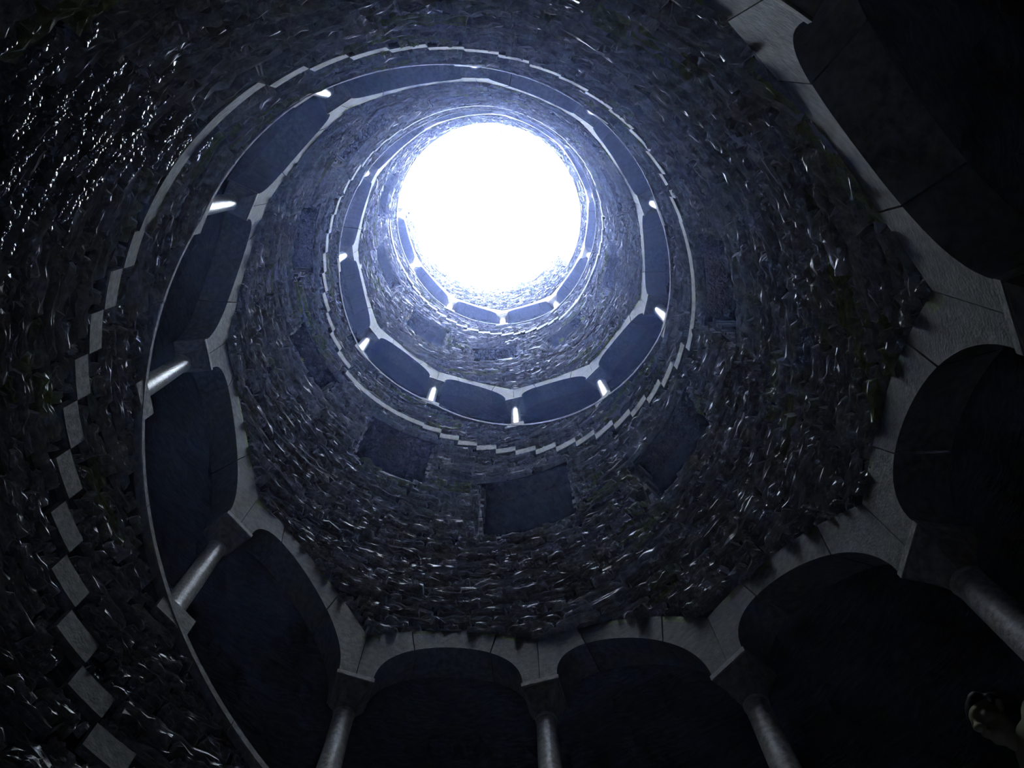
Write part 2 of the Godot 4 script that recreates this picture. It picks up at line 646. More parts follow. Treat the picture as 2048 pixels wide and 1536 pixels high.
# ---------------------------------------------------------------- gallery shell, floor, ground
func gallery_shell() -> void:
	var s := Shape.new()
	var nt := 200
	var ny := 110
	var g := []
	for iy in ny + 1:
		var line := []
		for it in nt + 1:
			var t := 360.0 * (it % nt) / nt
			var y := lerpf(FLOOR_Y - 0.1, RIM_Y, float(iy) / ny)
			var p := pos(t, GALLERY, y)
			line.append(pos(t, GALLERY - 0.05 * (0.5 + n3.get_noise_3d(p.x * 1.6, p.y * 4.0, p.z * 1.6)), y))
		g.append(line)
	for iy in ny:
		for it in nt:
			s.col = SHADED_STONE  # wall colour darkened to stand for the unlit gallery
			s.quad(g[iy][it], g[iy][it + 1], g[iy + 1][it + 1], g[iy + 1][it], -g[iy][it] * Vector3(1, 0, 1))
	for it in nt:
		var a := 360.0 * it / nt
		var b := 360.0 * (it + 1) / nt
		s.quad(pos(a, GALLERY + 0.15, FLOOR_Y - 0.1), pos(b, GALLERY + 0.15, FLOOR_Y - 0.1), pos(b, GALLERY + 0.15, RIM_Y), pos(a, GALLERY + 0.15, RIM_Y), pos(a, 1.0, 0.0))
		s.quad(pos(a, GALLERY, RIM_Y), pos(b, GALLERY, RIM_Y), pos(b, GALLERY + 0.15, RIM_Y), pos(a, GALLERY + 0.15, RIM_Y), Vector3.UP)
	var o := build(s, "wall_outer", rough_mat, self)
	tag(o, "dark rough outer wall of the stair gallery behind the arches", "wall", "", "structure")
	var f := Shape.new()
	f.col = SHADED_STONE
	for it in 48:
		var a := 360.0 * it / 48
		var b := 360.0 * (it + 1) / 48
		for h in [0.0, -0.2]:
			f.tri(Vector3(0, FLOOR_Y + h, 0), pos(a, 1.8, FLOOR_Y + h), pos(b, 1.8, FLOOR_Y + h), Vector3.UP if h == 0.0 else Vector3.DOWN)
		f.quad(pos(a, 1.8, FLOOR_Y), pos(b, 1.8, FLOOR_Y), pos(b, 1.8, FLOOR_Y - 0.2), pos(a, 1.8, FLOOR_Y - 0.2), pos(a, 1.0, 0.0))
	o = build(f, "floor", rough_mat, self)
	tag(o, "dark stone floor at the bottom of the well", "floor", "", "structure")
	var up := Shape.new()
	up.col = Color(0.13, 0.125, 0.13)
	ring_box(up, FLAT_FROM - 0.5, FLAT_TO + 0.5, 1.07, 1.2, LEDGE * R - 0.4, RIM_Y, 64)
	o = build(up, "wall_mouth", rough_mat, self)
	tag(o, "pale set-back parapet wall around the mouth of the well, nearest the sky", "wall", "", "structure")
	var e := Shape.new()
	e.col = Color(0.09, 0.10, 0.06)
	ring_box(e, 0.0, 360.0, 1.195, 6.0, RIM_Y - 0.3, RIM_Y - 0.02, 72)
	o = build(e, "ground", rough_mat, self)
	tag(o, "earth ground around the mouth of the well", "ground", "", "structure")


# ---------------------------------------------------------------- stairs, coping
func staircase() -> void:
	var st := thing("spiral_staircase", "spiral stone staircase winding up around the shaft, its grey step ends showing", "staircase")
	for k in range(FIRST + 1, LAST):
		var n := 1 if is_landing(k) else 5
		for j in n:
			var t0 := lerpf(th(k), th(k + 1), float(j) / n)
			var t1 := lerpf(th(k), th(k + 1), float(j + 1) / n)
			var top := step_top((t0 + t1) * 0.5) * R
			if top - 0.03 < FLOOR_Y:
				continue
			var s := Shape.new()
			var g := rng.randf_range(0.10, 0.135)
			s.col = Color(g, g * 1.03, g * 0.97)
			var ri := 0.99 - rng.randf_range(0.0, 0.003)
			var c := 0.004
			var lo := top - RISER * R + rng.randf_range(-0.006, 0.006)
			lo = maxf(lo, FLOOR_Y + 0.002)
			var prof := PackedVector2Array([Vector2(1.02, lo), Vector2(GALLERY - 0.035, lo), Vector2(GALLERY - 0.035, top), Vector2(1.02, top)])
			var nose := PackedVector2Array([Vector2(ri + c, lo), Vector2(1.02, lo), Vector2(1.02, top), Vector2(ri + c, top), Vector2(ri, top - 0.01), Vector2(ri, lo + 0.01)])
			var ts := []
			var ys := []
			var seg := 16 if n == 1 else 4
			for i in seg + 1:
				ts.append(lerpf(t0, t1 + 0.08, float(i) / seg))
				ys.append(0.0)
			sweep(s, prof, ts, ys)
			var body := part(s, "landing" if n == 1 else "step", rough_mat, st)
			s = Shape.new()
			s.col = Color(g, g * 1.03, g * 0.97)
			sweep(s, nose, ts, ys)
			part(s, "nosing", ashlar_mat, body).set_meta("label", "smooth pale grey dressed end of the step")

func gallery_ceiling() -> void:                          # the rough vault that carries the stairs, over the turn below
	var s := Shape.new()
	s.col = SHADED_STONE  # vault colour darkened for gallery shade; it hides the paler step undersides
	var prev := []
	var t := th(-1) + 12.0
	while t < th(LAST):
		var y := (cap_at(t) - TREAD) * R - 0.3
		var row := []
		for i in 9:
			var r := lerpf(WALL_OUT - 0.005, GALLERY - 0.01, i / 8.0)
			var p := pos(t, r, y)
			row.append(pos(t, r, y + 0.12 * sin(PI * i / 8.0) * 0.4 + 0.05 * n3.get_noise_3d(p.x * 2.5, p.y * 2.5, p.z * 2.5)))
		if prev.size() and y > FLOOR_Y + 0.1:
			for i in 8:
				s.quad(prev[i], prev[i + 1], row[i + 1], row[i], Vector3.DOWN)
		prev = row
		t += 2.0
	var o := build(s, "ceiling", rough_mat, self)
	tag(o, "dark rough stone vault under the spiral stairs, above the gallery", "ceiling", "", "structure")

func copings() -> void:
	var o := thing("trim_1", "thin pale stone coping on the sloping parapet of the spiral arcade", "coping", "", "structure")
	for k in range(-1, LAST):
		for h in 2:
			var s := Shape.new()
			var g := rng.randf_range(0.17, 0.22)
			s.col = Color(g, g, g)
			var prof := PackedVector2Array([Vector2(0.988, -0.07), Vector2(1.13, -0.07), Vector2(1.13, 0.0), Vector2(0.991, 0.0), Vector2(0.985, -0.012), Vector2(0.985, -0.06)])
			var ts := []
			var ys := []
			for i in 7:
				var t := lerpf(th(k), th(k + 1), (h + i / 6.0) * 0.5)
				if h == 0 and i == 6:
					t -= 0.12
				ts.append(t)
				ys.append((cap_at(t) - COPING) * R)
			sweep(s, prof, ts, ys)
			part(s, "coping_stone", ashlar_mat, o)
	for i in 12:                                           # the flat coping at the mouth
		var s := Shape.new()
		var g := rng.randf_range(0.17, 0.22)
		s.col = Color(g, g, g)
		var w := (FLAT_TO - FLAT_FROM) / 12.0
		ring_box(s, FLAT_FROM + w * i, FLAT_FROM + w * (i + 1) - 0.12, 0.986, 1.1, (LEDGE - 0.028) * R, LEDGE * R, 6)
		part(s, "coping_stone", ashlar_mat, o)


# ---------------------------------------------------------------- where things appear, for their labels
func pixel(p: Vector3) -> Vector2:
	var q := cam.transform.affine_inverse() * p
	return Vector2(1024.0 + 1581.95 * q.x / -q.z, 768.0 - 1581.95 * q.y / -q.z)

func clock(p: Vector3) -> String:
	var d := pixel(p) - Vector2(985, 425)
	var h := fposmod(rad_to_deg(atan2(d.x, -d.y)), 360.0) / 30.0
	var names := ["twelve", "one", "two", "three", "four", "five", "six", "seven", "eight", "nine", "ten", "eleven"]
	var half := int(roundf(h * 2.0)) % 24
	return ("half past " if half % 2 else "") + names[half / 2] + ("" if half % 2 else " o'clock")

func ring_name(k: int) -> String:
	return "outermost ring" if k < 8 else "second ring" if k < 19 else "innermost ring"


# ---------------------------------------------------------------- arches
func arch_point(k: int, a: float, outer: bool) -> Vector2:   # (angle, height in metres); a runs from 180 (left springing) to 0
	var half := (th(k + 1) - th(k)) * 0.5
	var hs := half - 3.3
	var mid := th(k) + half
	var x: float
	var y: float
	if outer:
		x = clampf(cos(deg_to_rad(a)), -1.0, 1.0) * half * 0.94
		y = 0.21 + 0.113 * (1.0 - pow(x / half, 2.0)) + lerpf(hc(k), hc(k + 1), (x + half) / (2.0 * half))
	else:
		x = cos(deg_to_rad(a)) * hs
		y = 0.222 * sin(deg_to_rad(a)) + lerpf(hc(k), hc(k + 1), clampf((x + hs) / (2.0 * hs), 0.0, 1.0))
	return Vector2(mid + x, y * R)

func arches() -> void:
	for k in range(FIRST, LAST):
		var mid := pos((th(k) + th(k + 1)) * 0.5, 1.0, (cap_at((th(k) + th(k + 1)) * 0.5) + 0.27) * R)
		var o := thing("arch", "grey stone arch in the %s, %s from the bright opening" % [ring_name(k), clock(mid)], "arch", "arches of the spiral arcade")
		var half := (th(k + 1) - th(k)) * 0.5
		var gap := 0.07
		for piece in 3:
			var lists := []                                    # [inner, outer] pairs
			var a0: float = [180.0, 123.0, 57.5][piece]
			var a1: float = [124.0, 58.5, 0.0][piece]
			if piece == 0:
				lists.append([Vector2(th(k) + gap, hc(k) * R), Vector2(th(k) + gap, (hc(k) + 0.21) * R)])
			var n := 9 if piece != 1 else 8
			for i in n + 1:
				var a := lerpf(a0, a1, float(i) / n)
				lists.append([arch_point(k, a, false), arch_point(k, a, true)])
			if piece == 2:
				lists.append([Vector2(th(k + 1) - gap, hc(k + 1) * R), Vector2(th(k + 1) - gap, (hc(k + 1) + 0.21) * R)])
			var s := Shape.new()
			var g := rng.randf_range(0.088, 0.115)
			var base := Color(g, g * 1.05, g * 0.97)
			var rf := 0.999 - rng.randf_range(0.0, 0.002)
			for i in lists.size() - 1:
				var p: Array = lists[i]
				var q: Array = lists[i + 1]
				var mt: float = (p[0].x + q[0].x) * 0.5
				var out := -pos(mt, 1.0, 0.0)
				var pm := [p[0].lerp(p[1], 0.8), q[0].lerp(q[1], 0.8)]
				s.col = base
				s.quad(pos(p[0].x, rf, p[0].y), pos(q[0].x, rf, q[0].y), pos(pm[1].x, rf, pm[1].y), pos(pm[0].x, rf, pm[0].y), out)
				s.quad(pos(p[0].x, WALL_OUT + 0.004, p[0].y), pos(q[0].x, WALL_OUT + 0.004, q[0].y), pos(q[1].x, WALL_OUT + 0.004, q[1].y), pos(p[1].x, WALL_OUT + 0.004, p[1].y), -out)
				s.quad(pos(p[0].x, rf, p[0].y), pos(q[0].x, rf, q[0].y), pos(q[0].x, WALL_OUT + 0.004, q[0].y), pos(p[0].x, WALL_OUT + 0.004, p[0].y), (pos(th(k) + half, 1.0, hc(k) * R) - pos(mt, 1.0, p[0].y)) * Vector3(1, 0, 1) + Vector3.DOWN * 0.4)
				# the upper margin carries moss in patches
				var mo := moss_noise.get_noise_3d(pm[0].x * 0.12, pm[0].y * 1.5, 3.0) + (0.12 if k > 8 else -0.1)
				s.col = base.lerp(Color(0.16, 0.21, 0.05), clampf(mo * 3.0, 0.0, 0.75))
				s.quad(pos(pm[0].x, rf, pm[0].y), pos(pm[1].x, rf, pm[1].y), pos(q[1].x, rf, q[1].y), pos(p[1].x, rf, p[1].y), out)
				s.quad(pos(p[1].x, rf, p[1].y), pos(q[1].x, rf, q[1].y), pos(q[1].x, WALL_OUT + 0.004, q[1].y), pos(p[1].x, WALL_OUT + 0.004, p[1].y), Vector3.UP)
			s.col = base
			for e in [0, lists.size() - 1]:
				var p: Array = lists[e]
				var tang := (pos(p[0].x + 1.0, 1.0, 0.0) - pos(p[0].x - 1.0, 1.0, 0.0)) * (-1.0 if e == 0 else 1.0)
				s.quad(pos(p[0].x, rf, p[0].y), pos(p[1].x, rf, p[1].y), pos(p[1].x, WALL_OUT + 0.004, p[1].y), pos(p[0].x, WALL_OUT + 0.004, p[0].y), tang)
			part(s, "voussoir", ashlar_mat, o)


# ---------------------------------------------------------------- columns
func lathe(s: Shape, prof: Array, seg: int) -> void:
	for i in prof.size() - 1:
		var p: Vector2 = prof[i]
		var q: Vector2 = prof[i + 1]
		var d := q - p
		var nn := Vector2(d.y, -d.x).normalized()
		for k in seg:
			var a := TAU * k / seg
			var b := TAU * (k + 1) / seg
			var pa := Vector3(cos(a) * p.x, p.y, sin(a) * p.x)
			var pb := Vector3(cos(b) * p.x, p.y, sin(b) * p.x)
			var qa := Vector3(cos(a) * q.x, q.y, sin(a) * q.x)
			var qb := Vector3(cos(b) * q.x, q.y, sin(b) * q.x)
			var na := Vector3(cos(a) * nn.x, nn.y, sin(a) * nn.x)
			var nb := Vector3(cos(b) * nn.x, nn.y, sin(b) * nn.x)
			var cc := [s.col, s.col, s.col]
			if p.x > 0.0001:
				s.smooth_tri([pa, pb, qb], [na, nb, nb], cc)
			if q.x > 0.0001:
				s.smooth_tri([pa, qb, qa], [na, nb, na], cc)

func slab(s: Shape, lo: Vector3, hi: Vector3, c := 0.0) -> void:      # a box with chamfered top and bottom edges
	var lv := [[lo.y, c], [lo.y + c, 0.0], [hi.y - c, 0.0], [hi.y, c]]
	var rings := []
	for l in lv:
		rings.append([Vector3(lo.x + l[1], l[0], lo.z + l[1]), Vector3(hi.x - l[1], l[0], lo.z + l[1]), Vector3(hi.x - l[1], l[0], hi.z - l[1]), Vector3(lo.x + l[1], l[0], hi.z - l[1])])
	var mid := (lo + hi) * 0.5
	for i in 3:
		for k in 4:
			var a: Vector3 = rings[i][k]
			var b: Vector3 = rings[i][(k + 1) % 4]
			s.quad(a, b, rings[i + 1][(k + 1) % 4], rings[i + 1][k], (a + b) * 0.5 - mid)
	s.quad(rings[0][0], rings[0][1], rings[0][2], rings[0][3], Vector3.DOWN)
	s.quad(rings[3][0], rings[3][1], rings[3][2], rings[3][3], Vector3.UP)

func make_column() -> Node3D:                             # its origin lies on the coping; x points out of the shaft
	var o := thing("column", "", "column", "columns of the spiral arcade", "thing")
	var s := Shape.new()
	s.col = Color(0.22, 0.22, 0.215)
	slab(s, Vector3(-0.172, -0.12, -0.15), Vector3(0.14, 0.07, 0.15), 0.008)
	part(s, "plinth", ashlar_mat, o)
	s = Shape.new()
	s.col = Color(0.38, 0.375, 0.36)
	lathe(s, [Vector2(0.0, 0.07), Vector2(0.118, 0.07), Vector2(0.124, 0.085), Vector2(0.12, 0.105), Vector2(0.102, 0.115), Vector2(0.1, 0.13), Vector2(0.108, 0.14), Vector2(0.106, 0.155), Vector2(0.092, 0.165)], 20)
	part(s, "base", column_mat, o)
	s = Shape.new()
	s.col = Color(0.40, 0.395, 0.38)
	lathe(s, [Vector2(0.092, 0.16), Vector2(0.088, 0.2), Vector2(0.086, 0.6), Vector2(0.078, 1.13), Vector2(0.085, 1.135), Vector2(0.086, 1.15), Vector2(0.078, 1.16)], 20)
	part(s, "shaft", column_mat, o)
	s = Shape.new()
	s.col = Color(0.24, 0.225, 0.21)
	# the capital opens from the round neck to a square
	var lv := [[1.155, 0.08, 0.0], [1.20, 0.088, 0.1], [1.26, 0.105, 0.35], [1.32, 0.125, 0.65], [1.37, 0.14, 0.9], [1.41, 0.145, 1.0]]
	var rings := []
	for l in lv:
		var ring := []
		for k in 24:
			var a := TAU * k / 24
			var d := Vector2(cos(a), sin(a))
			var sq := d / maxf(absf(d.x), absf(d.y))
			var q: Vector2 = d.lerp(sq, l[2]) * l[1]
			ring.append(Vector3(q.x, l[0], q.y))
		rings.append(ring)
	for i in rings.size() - 1:
		for k in 24:
			s.quad(rings[i][k], rings[i][(k + 1) % 24], rings[i + 1][(k + 1) % 24], rings[i + 1][k], rings[i][k] * Vector3(1, 0, 1) + Vector3(0, -0.03, 0))
	part(s, "capital", ashlar_mat, o)
	s = Shape.new()
	s.col = Color(0.2, 0.2, 0.19)
	slab(s, Vector3(-0.155, 1.41, -0.155), Vector3(0.155, 1.466, 0.155), 0.006)
	part(s, "abacus", ashlar_mat, o)
	return o

func columns() -> void:
	var proto: Node3D = null
	for k in range(FIRST + 1, LAST + 1):
		var o: Node3D
		if proto == null:
			proto = make_column()
			o = proto
		else:
			o = proto.duplicate()
			o.name = numbered("column")
			add_child(o)
		var foot := pos(th(k), 1.055, (hc(k) - COPING) * R)
		o.position = foot
		o.rotation.y = deg_to_rad(th(k))
		o.set_meta("label", "round stone column in the %s, at %s from the bright opening" % [ring_name(k), clock(foot + Vector3(0, 0.6, 0))])


# ---------------------------------------------------------------- the square openings in the wall
func windows() -> void:
	var i := 0
	for w in OPENINGS:
		i += 1
		var c := pos((w[0] + w[1]) * 0.5, 1.0, (w[2] + w[3]) * 0.5 * R)
		var where := "outermost and second rings" if i <= 9 else "second and innermost rings"
		var o := Node3D.new()
		o.name = "window_%d" % i
		add_child(o)
		tag(o, "dark unglazed opening in the wall between the %s, %s" % [where, clock(c)], "window", "", "structure")
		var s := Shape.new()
		s.col = SHADED_STONE  # lintel and sill darkened so the opening reads as shaded inside
		ring_box(s, w[0] - 0.8, w[1] + 0.8, 1.012, 1.117, w[3] * R - 0.015, w[3] * R + 0.05)
		part(s, "lintel", rough_mat, o)
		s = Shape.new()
		s.col = SHADED_STONE
		ring_box(s, w[0] - 0.5, w[1] + 0.5, 1.006, 1.117, w[2] * R - 0.05, w[2] * R + 0.012)
		part(s, "sill", rough_mat, o)
		for side in 2:
			var y: float = w[2] * R + 0.01
			while y < w[3] * R - 0.02:
				var h := minf(rng.randf_range(0.06, 0.14), w[3] * R - 0.016 - y)
				var inner := rng.randf_range(0.2, 1.3)
				s = Shape.new()
				s.col = stone_color(c)
				var a: float = w[0] - 0.3 if side == 0 else w[1] - inner
				ring_box(s, a, a + inner + 0.3, 1.022 + rng.randf_range(0.0, 0.02), 1.116, y, y + h - 0.006, 1)
				part(s, "jamb_stone", rough_mat, o)
				y += h


# ---------------------------------------------------------------- plants
func leaf_mat(c: Color) -> StandardMaterial3D:
	var m := StandardMaterial3D.new()
	m.albedo_color = c
	m.roughness = 0.6
	m.backlight = c * 0.8
	m.cull_mode = BaseMaterial3D.CULL_DISABLED
	return m

func frond_mesh() -> ArrayMesh:                           # a pinnate frond that arches along +x, 1 long
	var s := Shape.new()
	for i in 10:
		var f0 := i / 10.0
		var f1 := (i + 1) / 10.0
		var a := Vector3(f0, 0.35 * sin(f0 * 2.4), 0)
		var b := Vector3(f1, 0.35 * sin(f1 * 2.4), 0)
		s.quad(a + Vector3(0, 0, 0.012), a - Vector3(0, 0, 0.012), b - Vector3(0, 0, 0.01), b + Vector3(0, 0, 0.01), Vector3.UP)
		var l := 0.26 * sin(PI * (0.12 + 0.85 * f0))
		for sd in [-1.0, 1.0]:
			s.quad(a, a.lerp(b, 0.45) + Vector3(0.02, 0.0, sd * l * 0.5), a + Vector3(0.1, -0.03, sd * l), a.lerp(b, 0.9), Vector3.UP)
	return s.mesh()

func ferns() -> void:
	var m := leaf_mat(Color(0.45, 0.47, 0.16))
	var fm := frond_mesh()
	var spots := [[36.8, 6.205, 0.08, "sill of the opening at half past four"], [51.0, 6.205, 0.09, "same sill as another tuft, lower down the photo"], [157.3, 4.05, 0.07, "wall under the opening at eight"], [170.0, 4.36, 0.06, "wall beside the opening at eight"], [10.1, 4.78, 0.06, "arch joint at half past three"]]
	var says := ["small bright yellow-green fern on the window sill right of the sky, upper tuft", "small yellow-green fern on the window sill right of the sky, lower tuft", "small yellow-green fern growing below the dark opening on the left wall", "small yellow-green fern growing above left of the dark opening on the left wall", "small yellow-green fern at an arch joint in the second ring, right side"]
	for i in spots.size():
		var sp: Array = spots[i]
		var o := thing("fern", says[i], "fern", "ferns on the wall")
		o.position = pos(sp[0], 0.998, sp[1] * R)
		o.rotation.y = deg_to_rad(sp[0]) + PI
		for k in 6:
			var f := MeshInstance3D.new()
			f.name = "frond" if k == 0 else "frond_%03d" % k
			f.mesh = fm
			f.material_override = m
			f.scale = Vector3.ONE * sp[2] * rng.randf_range(0.7, 1.1)
			f.rotation = Vector3(rng.randf_range(-0.2, 0.2), deg_to_rad(-70.0 + 28.0 * k), rng.randf_range(-0.1, 0.4))
			o.add_child(f, true)

func tube(s: Shape, pts: Array, r0: float, r1: float, seg := 8) -> void:
	var rings := []
	for i in pts.size():
		var d: Vector3 = (pts[mini(i + 1, pts.size() - 1)] - pts[maxi(i - 1, 0)]).normalized()
		var u := d.cross(Vector3(0.31, 0.9, 0.2)).normalized()
		var w := d.cross(u)
		var r := lerpf(r0, r1, float(i) / (pts.size() - 1))
		var ring := []
		for k in seg:
			var a := TAU * k / seg
			ring.append(pts[i] + (u * cos(a) + w * sin(a)) * r)
		rings.append(ring)
	for i in pts.size() - 1:
		for k in seg:
			var a: Vector3 = rings[i][k]
			s.quad(a, rings[i][(k + 1) % seg], rings[i + 1][(k + 1) % seg], rings[i + 1][k], a - pts[i] + rings[i][(k + 1) % seg] - pts[i])

func overhanging_tree() -> void:
	var o := thing("tree", "leafy tree reaching a thin yellow-green branch over the bright well mouth", "tree")
	o.position = Vector3(2.4, RIM_Y - 0.03, 5.4)
	var at := o.position
	var bark := rock(Color(0.3, 0.27, 0.2), 0.9, Vector3(3, 1, 3), 0.8, stone_mat.albedo_texture, stone_mat.normal_texture)
	bark.vertex_color_use_as_albedo = false
	var s := Shape.new()
	tube(s, [Vector3(0, 0, 0), Vector3(0.03, 1.0, -0.05), Vector3(-0.04, 2.0, -0.15), Vector3(0.0, 3.2, -0.1), Vector3(0.1, 4.6, 0.1)], 0.16, 0.05, 12)
	part(s, "trunk", bark, o)
	s = Shape.new()
	var line := [Vector3(2.36, 26.5, 5.25), Vector3(1.9, 26.95, 4.0), Vector3(1.27, 27.25, 2.95), Vector3(0.64, 27.25, 2.64), Vector3(0.48, 27.25, 2.48), Vector3(0.33, 27.22, 2.4), Vector3(0.04, 27.22, 2.37), Vector3(-0.18, 27.2, 2.31), Vector3(-0.38, 27.15, 2.18), Vector3(-0.41, 27.1, 2.02)]
	for i in line.size():
		line[i] -= at
	tube(s, line, 0.03, 0.008)
	tube(s, [line[6], Vector3(-0.03, 27.3, 2.57) - at], 0.01, 0.005)
	tube(s, [line[7], Vector3(0.17, 27.1, 2.05) - at], 0.01, 0.005)
	part(s, "branch", bark, o)
	s = Shape.new()
	for i in 150:
		var f := rng.randf_range(3.0, line.size() - 1.01)
		var p: Vector3 = line[int(f)].lerp(line[int(f) + 1], f - int(f)) + Vector3(rng.randfn(0, 0.05), rng.randfn(0, 0.05), rng.randfn(0, 0.05))
		leaf(s, p, 0.06)
	for i in 900:
		var d := Vector3(rng.randfn(), rng.randfn(), rng.randfn()).normalized() * pow(rng.randf(), 0.33)
		leaf(s, Vector3(0.1, 4.4, 0.3) + d * Vector3(1.3, 1.0, 1.2), 0.11)
	var lv := part(s, "leaves", leaf_mat(Color(0.55, 0.6, 0.2)), o)
	lv.set_meta("kind", "stuff")

func leaf(s: Shape, p: Vector3, l: float) -> void:
	var d := Vector3(rng.randfn(), rng.randfn() * 0.5, rng.randfn()).normalized()
	var w := d.cross(Vector3(rng.randfn(), rng.randfn(), rng.randfn())).normalized() * l * 0.28
	var u := d.cross(w).normalized()
	s.quad(p, p + d * l * 0.5 + w, p + d * l, p + d * l * 0.5 - w, u)


# ---------------------------------------------------------------- the visitor
# capsules [from, to, radius, radius] joined by a smooth minimum and meshed as surface nets
func nets(s: Shape, caps: Array, cell: float, k: float, color: Color) -> void:
	var lo := Vector3.INF
	var hi := -Vector3.INF
	for c in caps:
		var r := Vector3.ONE * (maxf(c[2], c[3]) + k + cell * 2.0)
		lo = lo.min((c[0] as Vector3).min(c[1]) - r)
		hi = hi.max((c[0] as Vector3).max(c[1]) + r)
	var nx := int((hi.x - lo.x) / cell) + 2
	var ny := int((hi.y - lo.y) / cell) + 2
	var nz := int((hi.z - lo.z) / cell) + 2
	var f := PackedFloat32Array()
	f.resize(nx * ny * nz)
	f.fill(1.0)
	for c in caps:
		var a: Vector3 = c[0]
		var ab: Vector3 = c[1] - c[0]
		var ll := maxf(ab.length_squared(), 1e-9)
		var pad := Vector3.ONE * (maxf(c[2], c[3]) + k + cell * 1.5)
		var p0 := ((a.min(c[1]) - pad - lo) / cell).floor()
		var p1 := ((a.max(c[1]) + pad - lo) / cell).ceil()
		for iz in range(maxi(0, int(p0.z)), mini(nz, int(p1.z) + 1)):
			for iy in range(maxi(0, int(p0.y)), mini(ny, int(p1.y) + 1)):
				var at := (iz * ny + iy) * nx
				for ix in range(maxi(0, int(p0.x)), mini(nx, int(p1.x) + 1)):
					var ap := lo + Vector3(ix, iy, iz) * cell - a
					var h := clampf(ap.dot(ab) / ll, 0.0, 1.0)
					var d: float = (ap - ab * h).length() - lerpf(c[2], c[3], h)
					var e := f[at + ix]
					var m := maxf(k - absf(d - e), 0.0) / k
					f[at + ix] = minf(d, e) - m * m * k * 0.25
	var vert := {}
	var st := [1, nx, nx * ny]
	for iz in nz - 1:
		for iy in ny - 1:
			for ix in nx - 1:
				var b: int = ix + iy * nx + iz * nx * ny
				var sum := Vector3.ZERO
				var n := 0
				for e in EDGES:
					var o0: Vector3i = e[0]
					var o1: Vector3i = e[1]
					var v0 := f[b + o0.x + o0.y * nx + o0.z * nx * ny]
					var v1 := f[b + o1.x + o1.y * nx + o1.z * nx * ny]
					if (v0 < 0.0) != (v1 < 0.0):
						sum += Vector3(o0).lerp(Vector3(o1), v0 / (v0 - v1))
						n += 1
				if n:
					var g := Vector3(f[b + 1] - f[b], f[b + nx] - f[b], f[b + nx * ny] - f[b]) + Vector3(f[b + 1 + nx + nx * ny] - f[b + nx + nx * ny], f[b + 1 + nx + nx * ny] - f[b + 1 + nx * ny], f[b + 1 + nx + nx * ny] - f[b + 1 + nx])
					vert[b] = [lo + (Vector3(ix, iy, iz) + sum / n) * cell, g.normalized()]
	for b in vert:
		for ax in 3:
			var b1: int = b + st[ax]
			if b1 >= f.size() or (f[b] < 0.0) == (f[b1] < 0.0):
				continue
			var u: int = st[(ax + 1) % 3]
			var w: int = st[(ax + 2) % 3]
			if vert.has(b - u) and vert.has(b - w) and vert.has(b - u - w):
				var q := [vert[b], vert[b - u], vert[b - u - w], vert[b - w]]
				for t in [[0, 1, 2], [0, 2, 3]]:
					s.smooth_tri([q[t[0]][0], q[t[1]][0], q[t[2]][0]], [q[t[0]][1], q[t[1]][1], q[t[2]][1]], [color, color, color])

const EDGES := [[Vector3i(0, 0, 0), Vector3i(1, 0, 0)], [Vector3i(0, 1, 0), Vector3i(1, 1, 0)], [Vector3i(0, 0, 1), Vector3i(1, 0, 1)], [Vector3i(0, 1, 1), Vector3i(1, 1, 1)], [Vector3i(0, 0, 0), Vector3i(0, 1, 0)], [Vector3i(1, 0, 0), Vector3i(1, 1, 0)], [Vector3i(0, 0, 1), Vector3i(0, 1, 1)], [Vector3i(1, 0, 1), Vector3i(1, 1, 1)], [Vector3i(0, 0, 0), Vector3i(0, 0, 1)], [Vector3i(1, 0, 0), Vector3i(1, 0, 1)], [Vector3i(0, 1, 0), Vector3i(0, 1, 1)], [Vector3i(1, 1, 0), Vector3i(1, 1, 1)]]

func cloth(c: Color, rough := 0.9) -> StandardMaterial3D:
	var m := StandardMaterial3D.new()
	m.albedo_color = c
	m.roughness = rough
	m.metallic_specular = 0.15
	return m

